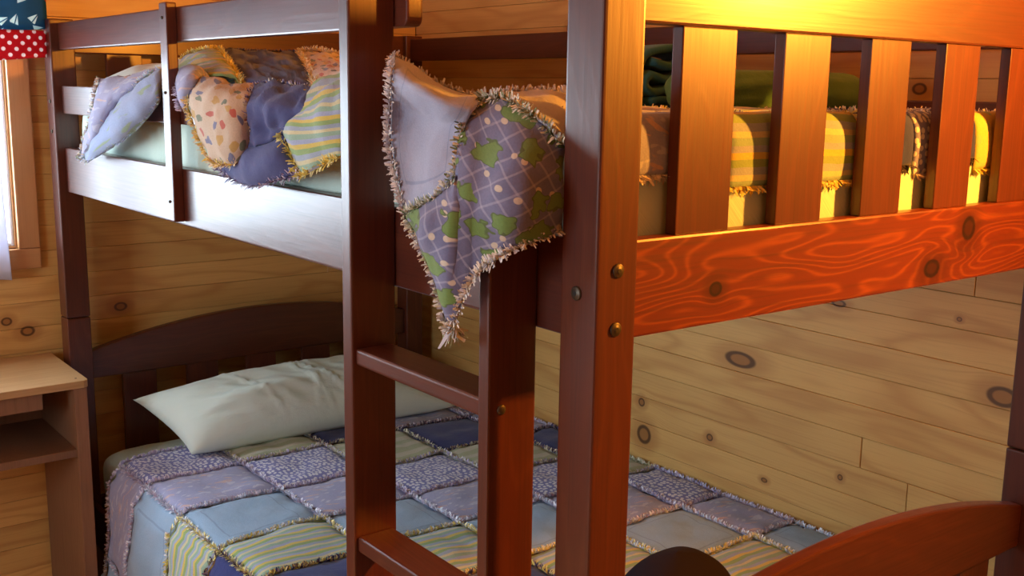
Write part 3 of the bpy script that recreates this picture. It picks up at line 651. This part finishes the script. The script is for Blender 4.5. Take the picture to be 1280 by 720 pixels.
piece('navy_low', 'bluegrey', 26, 16, 'bl', su=.2, sv=.10, seed=6, wr=.006, pal=PAL['bluegrey'] + PAL['lav'], ln=.012)
piece('stripe_front', 'stripe', 26, 30, 'lb', su=.2, sv=.20, seed=7, wr=.008, ln=.012, pal=PAL['stripe'] + PAL['yellow'])
UPV = Vector((-.25, -.2, 1)).normalized()
piece('stripe_top', 'stripe', 24, 16, 'tr', out=UPV, su=.3, sv=.22, seed=8, wr=.008, pal=PAL['stripe'] + PAL['yellow'])
piece('navy_top', 'navy', 24, 16, 't', out=UPV, su=.3, sv=.3, seed=9, wr=.008, ln=.006)
piece('dino_top', 'print', 20, 16, 'lt', out=UPV, su=.2, sv=.25, seed=10, wr=.006)
piece('hidden_link', 'lav', 16, 16, '', out=UPV, seed=11)
piece('denim_hang', 'denim', 34, 44, 'lt', su=.23, sv=.205, seed=12, wr=.006, wscale=14, puff=.0, pal=PAL['denim'], ln=.009, dens=.001)
yz = lambda u, v, p: ((p.x * .79 - p.y * .61) * .86 + p.z * .5, p.z * .86 - (p.x * .79 - p.y * .61) * .5)
ff = piece('frog_hang', 'frog', 64, 36, 'b', uvf=yz, seed=13, wr=.006, wscale=18, puff=.003, ln=.010, dens=.0009, pal=PAL['denim'] + PAL['cream'])
fru.along(edge(ff, 't', 60), OUT, PAL['frog'], ln=.011, dens=.0011, lift=.003, rows=2)
tail = edge(ff, 'b', 60)[26:34]
fru.along(tail, Vector((0, 0, -1)), PAL['denim'] + PAL['green'], ln=.02, dens=.0012, lift=0, wid=.005)
fl_ = piece('lavender_top', 'denim', 24, 16, 't', out=UPV, su=.15, sv=.15, seed=14, wr=.004)
# flat part of the quilt covering the mattress
bx = [.085, .30, .53, .76, .985]; by = [.072, .285, .50, .72, .95, 1.18, 1.42]
def top_up(x, y):
    h = 1.452 + .008 * noise.noise(Vector((x * 8, y * 8, 1)))
    heap = math.exp(-((x - .27) / .13) ** 2) * (1 / (1 + math.exp(-(y - 1.12 - (x - .27)) * 22))) * (1 / (1 + math.exp((y - 1.46) * 25)))
    return Vector((x, y, h + .070 * heap + (.008 if y < .3 else 0)))
UK = [['lav', 'stripe', 'navy', 'spot'], ['denim', 'lav', 'stripe', 'navy'], ['lav', 'blue', 'lav', 'stripe'], ['print', 'navy', 'blue', 'lav'], ['navy', 'print', 'navy', 'blue'], ['stripe', 'navy', 'print', 'navy']]
for r in range(6):
    for c in range(4):
        f = lambda u, v, c=c, r=r: top_up(bx[c] + (bx[c + 1] - bx[c]) * u, by[r] + (by[r + 1] - by[r]) * v)
        sheet('patch', f, 10, 10, FAB[UK[r][c]], uq, su=.22, sv=.2, puff=.005, wr=.003, seed=r + c * 7, outward=(0, 0, 1))
        fru.along([f(k / 8, 0) for k in range(9)], Vector((0, 0, 1)), PAL[UK[r][c]] + PAL['cream'], dens=.003)
        fru.along([f(0, k / 8) for k in range(9)], Vector((0, 0, 1)), PAL[UK[r][c]] + PAL['cream'], dens=.003)
fru.along([top_up(.985, .07 + k * .02) for k in range(60)], Vector((0, 0, 1)), PAL['cream'], dens=.003)
# overhang behind the foot slats
FO = Vector((0, -1, .15)).normalized()
def hang(x0, x1, z0, z1, fab, edges, seed, pal=None, corner=0.0, dens=.0022, y0=.047, sk=0.0):
    def f(u, v):
        zz = 1.468 + (z0 - 1.468) * v
        xa = x0; xb = x1 - corner * v ** 3 * 0
        xx = xa + (xb - xa) * u + sk * v
        if corner and v > .5: xx = xa + (xx - xa) * (1 - corner * (v - .5) ** 2 * 4)
        fold = math.exp(-v * 7)
        return Vector((xx, y0 + .020 * fold - .0 * v + .002 * noise.noise(Vector((xx * 30, zz * 20, seed))), zz - .012 * fold * 0))
    sheet('patch', f, 18, 18, FAB[fab], uq, su=abs(x1 - x0), sv=z1 - z0, puff=.002, wr=.0015, seed=seed, outward=(0, -1, 0), thick=.004)
    for e in edges:
        n = Vector((0, -.5, -1)).normalized() if e == 'b' else (Vector((.6, -.8, 0)) if e == 'r' else (Vector((-.6, -.8, 0)) if e == 'l' else Vector((0, -.6, .8))))
        fru.along(edge(f, e, 20), n, pal or PAL[fab], ln=.011, dens=dens)
hang(.062, .186, 1.400, 1.468, 'lav', 'br', 21, pal=PAL['cream'] + PAL['denim'], corner=.10)
hang(.245, .508, 1.380, 1.468, 'stripe', 'br', 22, pal=PAL['yellow'] + PAL['stripe'])
hang(.520, .635, 1.395, 1.466, 'navy', 'b', 23, pal=PAL['black'])
hang(.640, .712, 1.382, 1.466, 'spot', 'b', 24, pal=PAL['cream'] + PAL['lav'])
hang(.722, .800, 1.400, 1.470, 'navy', 'lb', 25, pal=PAL['black'])
hang(.800, .888, 1.384, 1.462, 'yellow', 'b', 26, corner=.12)
hang(.890, .975, 1.345, 1.466, 'bluegrey', 'b', 27, pal=PAL['bluegrey'])
fru.build('ragged_seams', uq)

# ------------------------------------------------------------------ folded blanket and roll on the upper bunk
def strip_solid(name, path, y0, y1, th, mat, parent, label=None, cat=None, soft=.004, axis='y'):
    """a thick cloth layer following path (list of (a,z)) in a vertical plane, extruded between y0 and y1"""
    n = len(path); vs = []; fs = []; uvs = []; m = 14; c = Vector((0, 0, 0)); L_ = 0; ring = []
    for i, (a, z) in enumerate(path):
        p = path[max(i - 1, 0)]; q = path[min(i + 1, n - 1)]; d = Vector((q[0] - p[0], q[1] - p[1])).normalized(); ring.append((a, z, -d.y, d.x))
    for j in range(m + 1):
        t = y0 + (y1 - y0) * j / m; e = .62 if j in (0, m) else (.9 if j in (1, m - 1) else 1)
        for i in range(n):
            a, z, nx, nz = ring[i]; w_ = noise.noise(Vector((a * 20, t * 10, z * 20))) * soft
            for s in (1, -1):
                A_, Z_ = a + nx * (s * th / 2 * e + w_), z + nz * (s * th / 2 * e + w_)
                vs.append((A_, t, Z_) if axis == 'y' else (t, A_, Z_)); uvs.append((t, i * .01))
    K = 2 * n; loop = [2 * i for i in range(n)] + [2 * i + 1 for i in range(n - 1, -1, -1)]
    for j in range(m):
        for k in range(K):
            a, b = loop[k], loop[(k + 1) % K]; fs.append((j * K + a, j * K + b, (j + 1) * K + b, (j + 1) * K + a))
    for j in (0, m):
        for i in range(n - 1): fs.append((j * K + 2 * i, j * K + 2 * i + 1, j * K + 2 * i + 3, j * K + 2 * i + 2))
    c = Vector((sum(v[0] for v in vs) / len(vs), sum(v[1] for v in vs) / len(vs), sum(v[2] for v in vs) / len(vs)))
    me = bpy.data.meshes.new(name); me.from_pydata([(v[0] - c.x, v[1] - c.y, v[2] - c.z) for v in vs], [], fs); me.update()
    ul = me.uv_layers.new(name='UVMap')
    for l in me.loops: ul.data[l.index].uv = uvs[l.vertex_index]
    bm = bmesh.new(); bm.from_mesh(me); bmesh.ops.recalc_face_normals(bm, faces=bm.faces); bm.to_mesh(me); bm.free()
    o = finish(me, name, mat, parent, c, True)
    return tag(o, label, cat)
# folded teal blanket: layers looping back on themselves, seen from the end
bl = thing('folded_blanket', (.55, .47, 1.462), 'folded dark teal blanket with stacked loops on the upper bunk near the foot slats', 'blanket')
def fold_path(x0, x1, zs, r):
    pts = []; d = 1
    for k, z in enumerate(zs):
        a, b = (x0, x1) if d > 0 else (x1, x0)
        for i in range(13): pts.append((a + (b - a) * i / 12, z + .004 * math.sin(i * .9 + k)))
        if k < len(zs) - 1:
            zm = (z + zs[k + 1]) / 2; rr = (zs[k + 1] - z) / 2
            for t in range(1, 8): pts.append((b + d * rr * math.sin(math.pi * t / 8) * 1.2, zm - rr * math.cos(math.pi * t / 8)))
        d = -d
    return pts
zs = [1.474, 1.494, 1.514, 1.533]
strip_solid('blanket_layers', fold_path(.47, .625, zs, .01), .40, .53, .0155, FAB['teal'], bl)
over = [(.448, 1.468), (.440, 1.49), (.445, 1.52), (.460, 1.545), (.49, 1.554), (.52, 1.558), (.55, 1.557), (.59, 1.554), (.63, 1.546), (.655, 1.53), (.662, 1.50), (.658, 1.468)]
ov = grid_fn([[(p[0], .5, p[1]) for p in over]] * 2)
strip_solid('blanket_flap', [(ov(k / 40, 0).x, ov(k / 40, 0).z) for k in range(41)], .405, .525, .014, FAB['teal'], bl)
# green roll lying across the bed
def roll(label, p0, p1, r):
    p0, p1 = Vector(p0), Vector(p1); ax = (p1 - p0); Ln = ax.length; nseg = 36; nl = 44
    q = ax.to_track_quat('Z', 'Y'); vs = []; fs = []; uvs = []
    for j in range(nl + 1):
        t = j / nl; h = Ln * t; e = min(t, 1 - t) * Ln; rr = r * (math.sqrt(max(1 - (1 - min(e / .05, 1)) ** 2, 0)) * .45 + .55) if e < .05 else r
        for k in range(nseg):
            a = 2 * math.pi * k / nseg; w_ = noise.noise(Vector((math.cos(a) * 2, math.sin(a) * 2, h * 9))) * .006 + (.004 * math.sin(h * 60) if False else 0)
            vs.append(tuple(q @ Vector(((rr + w_) * math.cos(a), (rr * .92 + w_) * math.sin(a), h)))); uvs.append((h, a * r))
    for j in range(nl):
        for k in range(nseg): fs.append((j * nseg + k, j * nseg + (k + 1) % nseg, (j + 1) * nseg + (k + 1) % nseg, (j + 1) * nseg + k))
    fs.append(tuple(range(nseg))[::-1]); fs.append(tuple(nl * nseg + k for k in range(nseg)))
    me = bpy.data.meshes.new('rolled_blanket'); me.from_pydata(vs, [], fs); me.update()
    ul = me.uv_layers.new(name='UVMap')
    for l in me.loops: ul.data[l.index].uv = uvs[l.vertex_index]
    return tag(finish(me, 'rolled_blanket', FAB['greenroll'], None, p0, True), label, 'blanket')
roll('soft green rolled blanket lying across the upper bunk behind the foot slats', (.46, .345, 1.496), (.90, .325, 1.492), .036)

# ------------------------------------------------------------------ bag on the lower bed
bagm = plain('dark_plum_canvas', (.016, .010, .015), .9, spec=.15)
bag = thing('bag', (.465, .30, .585), 'dark rounded bag on the quilt at the foot of the lower bed', 'bag')
vs = []; fs = []; nu, nv = 48, 24
for j in range(nv + 1):
    t = j / nv
    for k in range(nu):
        a = 2 * math.pi * k / nu
        sx, sy = .125, .085; prof = math.sqrt(max(1 - (max(t - .2, 0) / .8) ** 2.3, 0)) * (1 if t > .06 else .9 + t)
        ca, sa = math.cos(a), math.sin(a); ex = .8
        w_ = 1 + .03 * noise.noise(Vector((ca * 2, sa * 2, t * 4)))
        vs.append((sx * prof * w_ * math.copysign(abs(ca) ** ex, ca), sy * prof * w_ * math.copysign(abs(sa) ** ex, sa), .182 * t))
for j in range(nv):
    for k in range(nu): fs.append((j * nu + k, j * nu + (k + 1) % nu, (j + 1) * nu + (k + 1) % nu, (j + 1) * nu + k))
fs.append(tuple(range(nu))[::-1])
me = bpy.data.meshes.new('bag_body'); me.from_pydata(vs, [], fs); me.update(); finish(me, 'bag_body', bagm, bag, (.465, .30, .585), True)
f = grid_fn([[(.36, .262, .70), (.40, .235, .715), (.465, .222, .72), (.53, .235, .715), (.57, .262, .70)], [(.36, .252, .62), (.40, .215, .625), (.465, .203, .63), (.53, .215, .625), (.57, .252, .62)]])
sheet('front_pocket', f, 20, 8, bagm, bag, thick=.008, puff=.01, outward=(0, -1, 0))

# ------------------------------------------------------------------ desk below the window
dk = thing('desk', (-.42, 1.9, 0), 'small brown desk with pale oak top and open shelf beside the bunk bed', 'desk')
DX0, DX1, DY0, DY1, DZ = -.88, -.020, 1.742, 2.070, .80
top = prism('desk_top', [(DX0, DY0), (DX1 - .012, DY0), (DX1 - .003, DY0 + .004), (DX1, DY0 + .014), (DX1, DY1), (DX0, DY1)], 'z', DZ - .018, DZ, desk_top, dk, .002)
for x0, x1 in ((DX0 + .004, DX0 + .034), (DX1 - .034, DX1 - .004)):
    board('side_panel', x0, x1, DY0 + .006, DY1 - .004, 0, DZ - .0185, desk_side, dk, .002)
board('apron', DX0 + .034, DX1 - .034 - .068, DY0 + .016, DY0 + .030, DZ - .060, DZ - .0185, desk_side, dk, .002)
board('shelf', DX0 + .034, DX1 - .034, DY0 + .008, DY1 - .012, .613, .632, desk_side, dk, .002)
board('back_panel', DX0 + .034, DX1 - .034, DY1 - .018, DY1 - .006, .632, DZ - .0185, desk_side, dk, .001)
for sx in (DX1 - .010,):
    lathe('screw_cap', [(.0025, -.001), (.0025, .0006), (.001, .0008)], (0, 0, 1), (sx - .012, DY0 + .03, DZ), black, top, 10)

# ------------------------------------------------------------------ window textiles
def curtain_mat(name, img):
    N = NT(name); UV = N.n('ShaderNodeUVMap').outputs[0]; u, v = N.sep(UV)[0], N.sep(UV)[1]
    if img == 'blue':
        col = N.mix(N.step(N.noise(UV, 9, 2)[0], .4, .7), c4((.035, .14, .24)), c4((.05, .19, .30)))
        # small folded-paper darts: white wedges scattered over the blue
        d = N.vor(UV, 27, .7); loc = N.n('ShaderNodeVectorMath', operation='SUBTRACT'); N.put(loc.inputs[0], UV); N.put(loc.inputs[1], d[2])
        df = N.n('ShaderNodeVectorMath', operation='MULTIPLY'); N.put(df.inputs[0], loc.outputs[0]); df.inputs[1].default_value = (27, 27, 0)
        rot = N.n('ShaderNodeVectorRotate', rotation_type='Z_AXIS'); N.put(rot.inputs['Vector'], df.outputs[0]); N.put(rot.inputs['Angle'], N.math('MULTIPLY', N.sep(d[1])[0], 1.6))
        X_, Y_ = N.sep(rot.outputs[0])[0], N.sep(rot.outputs[0])[1]
        # VoronoI position output is in scaled space
        half = N.math('MULTIPLY', N.math('SUBTRACT', .38, Y_), .42)
        ins = N.math('MULTIPLY', N.math('LESS_THAN', N.math('ABSOLUTE', X_), half), N.math('GREATER_THAN', Y_, -.33))
        fold = N.math('GREATER_THAN', N.math('ABSOLUTE', N.math('SUBTRACT', X_, N.math('MULTIPLY', half, .25))), .035)
        ins = N.math('MULTIPLY', ins, fold)
        sel = N.math('GREATER_THAN', N.sep(d[1])[1], .22)
        red = N.math('GREATER_THAN', N.sep(d[1])[2], .82)
        cc = N.mix(red, c4((.62, .80, .78)), c4((.55, .06, .08)))
        col = N.mix(N.math('MULTIPLY', ins, sel), col, cc)
    elif img == 'red':
        s = .0140; a_ = N.math('ADD', N.math('DIVIDE', u, s), N.math('DIVIDE', v, s)); b_ = N.math('SUBTRACT', N.math('DIVIDE', u, s), N.math('DIVIDE', v, s))
        fa = N.math('SUBTRACT', N.math('FRACT', N.math('MULTIPLY', a_, .5)), .5); fb = N.math('SUBTRACT', N.math('FRACT', N.math('MULTIPLY', b_, .5)), .5)
        r = N.math('SQRT', N.math('ADD', N.math('MULTIPLY', fa, fa), N.math('MULTIPLY', fb, fb)))
        col = N.mix(N.step(r, .26, .22), c4((.52, .03, .045)), c4((.80, .76, .74)))
    else:
        col = N.mix(N.step(N.noise(UV, 9, 2)[0], .4, .7), c4((.70, .72, .84)), c4((.76, .78, .88)))
    df_ = N.n('ShaderNodeBsdfDiffuse'); tr = N.n('ShaderNodeBsdfTranslucent'); N.put(df_.inputs[0], col); N.put(tr.inputs[0], col)
    mx = N.n('ShaderNodeMixShader'); mx.inputs[0].default_value = .55
    N.t.links.new(df_.outputs[0], mx.inputs[1]); N.t.links.new(tr.outputs[0], mx.inputs[2]); N.t.links.new(mx.outputs[0], N.t.nodes['Material Output'].inputs['Surface'])
    return N.m
val = thing('window_valance', (-.54, 2.03, 1.9), 'blue valance with paper darts and a red polka-dot hem over the window', 'curtain')
VX0, VX1 = -1.78, .006
def drape(z0, z1, dy=0.0, x0=VX0, x1=VX1, amp=.008, fr=34, y0=2.005, ns=0):
    def f(u, v):
        x = x0 + (x1 - x0) * u; z = z1 + (z0 - z1) * v
        return Vector((x, y0 + dy + amp * math.sin(x * fr + ns) * (.35 + .65 * (1.85 - z) / .35) + .004 * noise.noise(Vector((x * 12, z * 6, ns))), z + .006 * math.sin(x * fr * .5 + ns + 1.0) * v))
    return f
arc = lambda f: (lambda u, v, p: (p.x, p.z))
sheet('valance_cloth', drape(1.612, 1.86), 140, 10, curtain_mat('blue_dart_cotton', 'blue'), val, uvf=arc(0), thick=.002, outward=(0, -1, 0))
h_ = sheet('polka_dot_hem', drape(1.545, 1.613, -.0016), 140, 8, curtain_mat('red_polka_cotton', 'red'), val, uvf=arc(0), thick=.002, outward=(0, -1, 0)); h_['label'] = 'red hem with white dots'
lathe('curtain_rod', [(.007, 0), (.007, 1.82)], (-1, 0, 0), (.02, 2.03, 1.845), plain('white_rod', (.7, .7, .7), .4), val, 12)
for xx in (.012, -1.79): board('rod_bracket', xx - .004, xx + .004, 2.03, YB, 1.838, 1.852, bronze, val, .001)
cu = thing('curtain', (-.17, 2.045, 1.75), 'white curtain panel hanging at the right side of the window', 'curtain')
def cf(u, v):
    z = 1.80 + (1.012 - 1.80) * v; xr = -.12 + .012 * v ** 2; xl = -.235 - .0 * v
    x = xl + (xr - xl) * u; return Vector((x, 2.045 + .010 * math.sin(x * 75) * (.5 + .5 * v), z - .012 * u * v + .004 * math.sin(x * 40) * v))
sheet('curtain_cloth', cf, 60, 30, curtain_mat('white_curtain_cotton', 'white'), cu, su=.25, sv=.8, thick=.0015, outward=(0, -1, 0))
lathe('curtain_rod', [(.005, 0), (.005, 1.66)], (-1, 0, 0), (-.06, 2.048, 1.803), plain('thin_white_rod', (.7, .7, .7), .4), cu, 12)
for xx in (-.065, -1.715): board('rod_bracket', xx - .003, xx + .003, 2.048, YB - .016, 1.798, 1.808, bronze, cu, .001)

# ------------------------------------------------------------------ lamps (outside the frame; the pendant is only added as fill)
d_ = (AIM - LAMP).normalized()
t = thing('reading_lamp', (XR, LAMP.y, LAMP.z), 'bronze swivel reading lamp on the pine wall before the bed foot', 'lamp')
N = NT('lamp_bulb'); em = N.n('ShaderNodeEmission'); em.inputs[0].default_value = (1, .62, .28, 1); em.inputs[1].default_value = 12
N.t.links.new(em.outputs[0], N.t.nodes['Material Output'].inputs['Surface'])
lathe('shade', [(.030, 0), (.050, .02), (.078, .13), (.076, .13), (.047, .022), (.028, .004)], d_, LAMP - d_ * .13, bronze, t, 32)
hub = LAMP - d_ * .135
lathe('socket', [(.02, 0), (.02, .05), (.028, .055)], d_, hub - d_ * .05, bronze, t, 16)
arm = Vector((XR, LAMP.y, LAMP.z)) - (hub - d_ * .05)
lathe('arm', [(.006, 0), (.006, arm.length)], arm, hub - d_ * .05, bronze, t, 10)
lathe('wall_plate', [(.04, 0), (.04, .012), (.03, .018)], (-1, 0, 0), (XR, LAMP.y, LAMP.z), bronze, t, 24)
t = thing('added_fill_pendant', (CEIL.x, CEIL.y, ZC), 'unseen pendant lamp added as fill light behind the camera', 'lamp')
lathe('cord', [(.003, 0), (.003, ZC - CEIL.z - .12)], (0, 0, 1), (CEIL.x, CEIL.y, CEIL.z + .12), black, t, 8)
lathe('ceiling_rose', [(.045, 0), (.04, .02), (.012, .026)], (0, 0, -1), (CEIL.x, CEIL.y, ZC), bronze, t, 24)
lathe('socket', [(.02, 0), (.02, .05), (.006, .06)], (0, 0, 1), (CEIL.x, CEIL.y, CEIL.z + .062), bronze, t, 16)
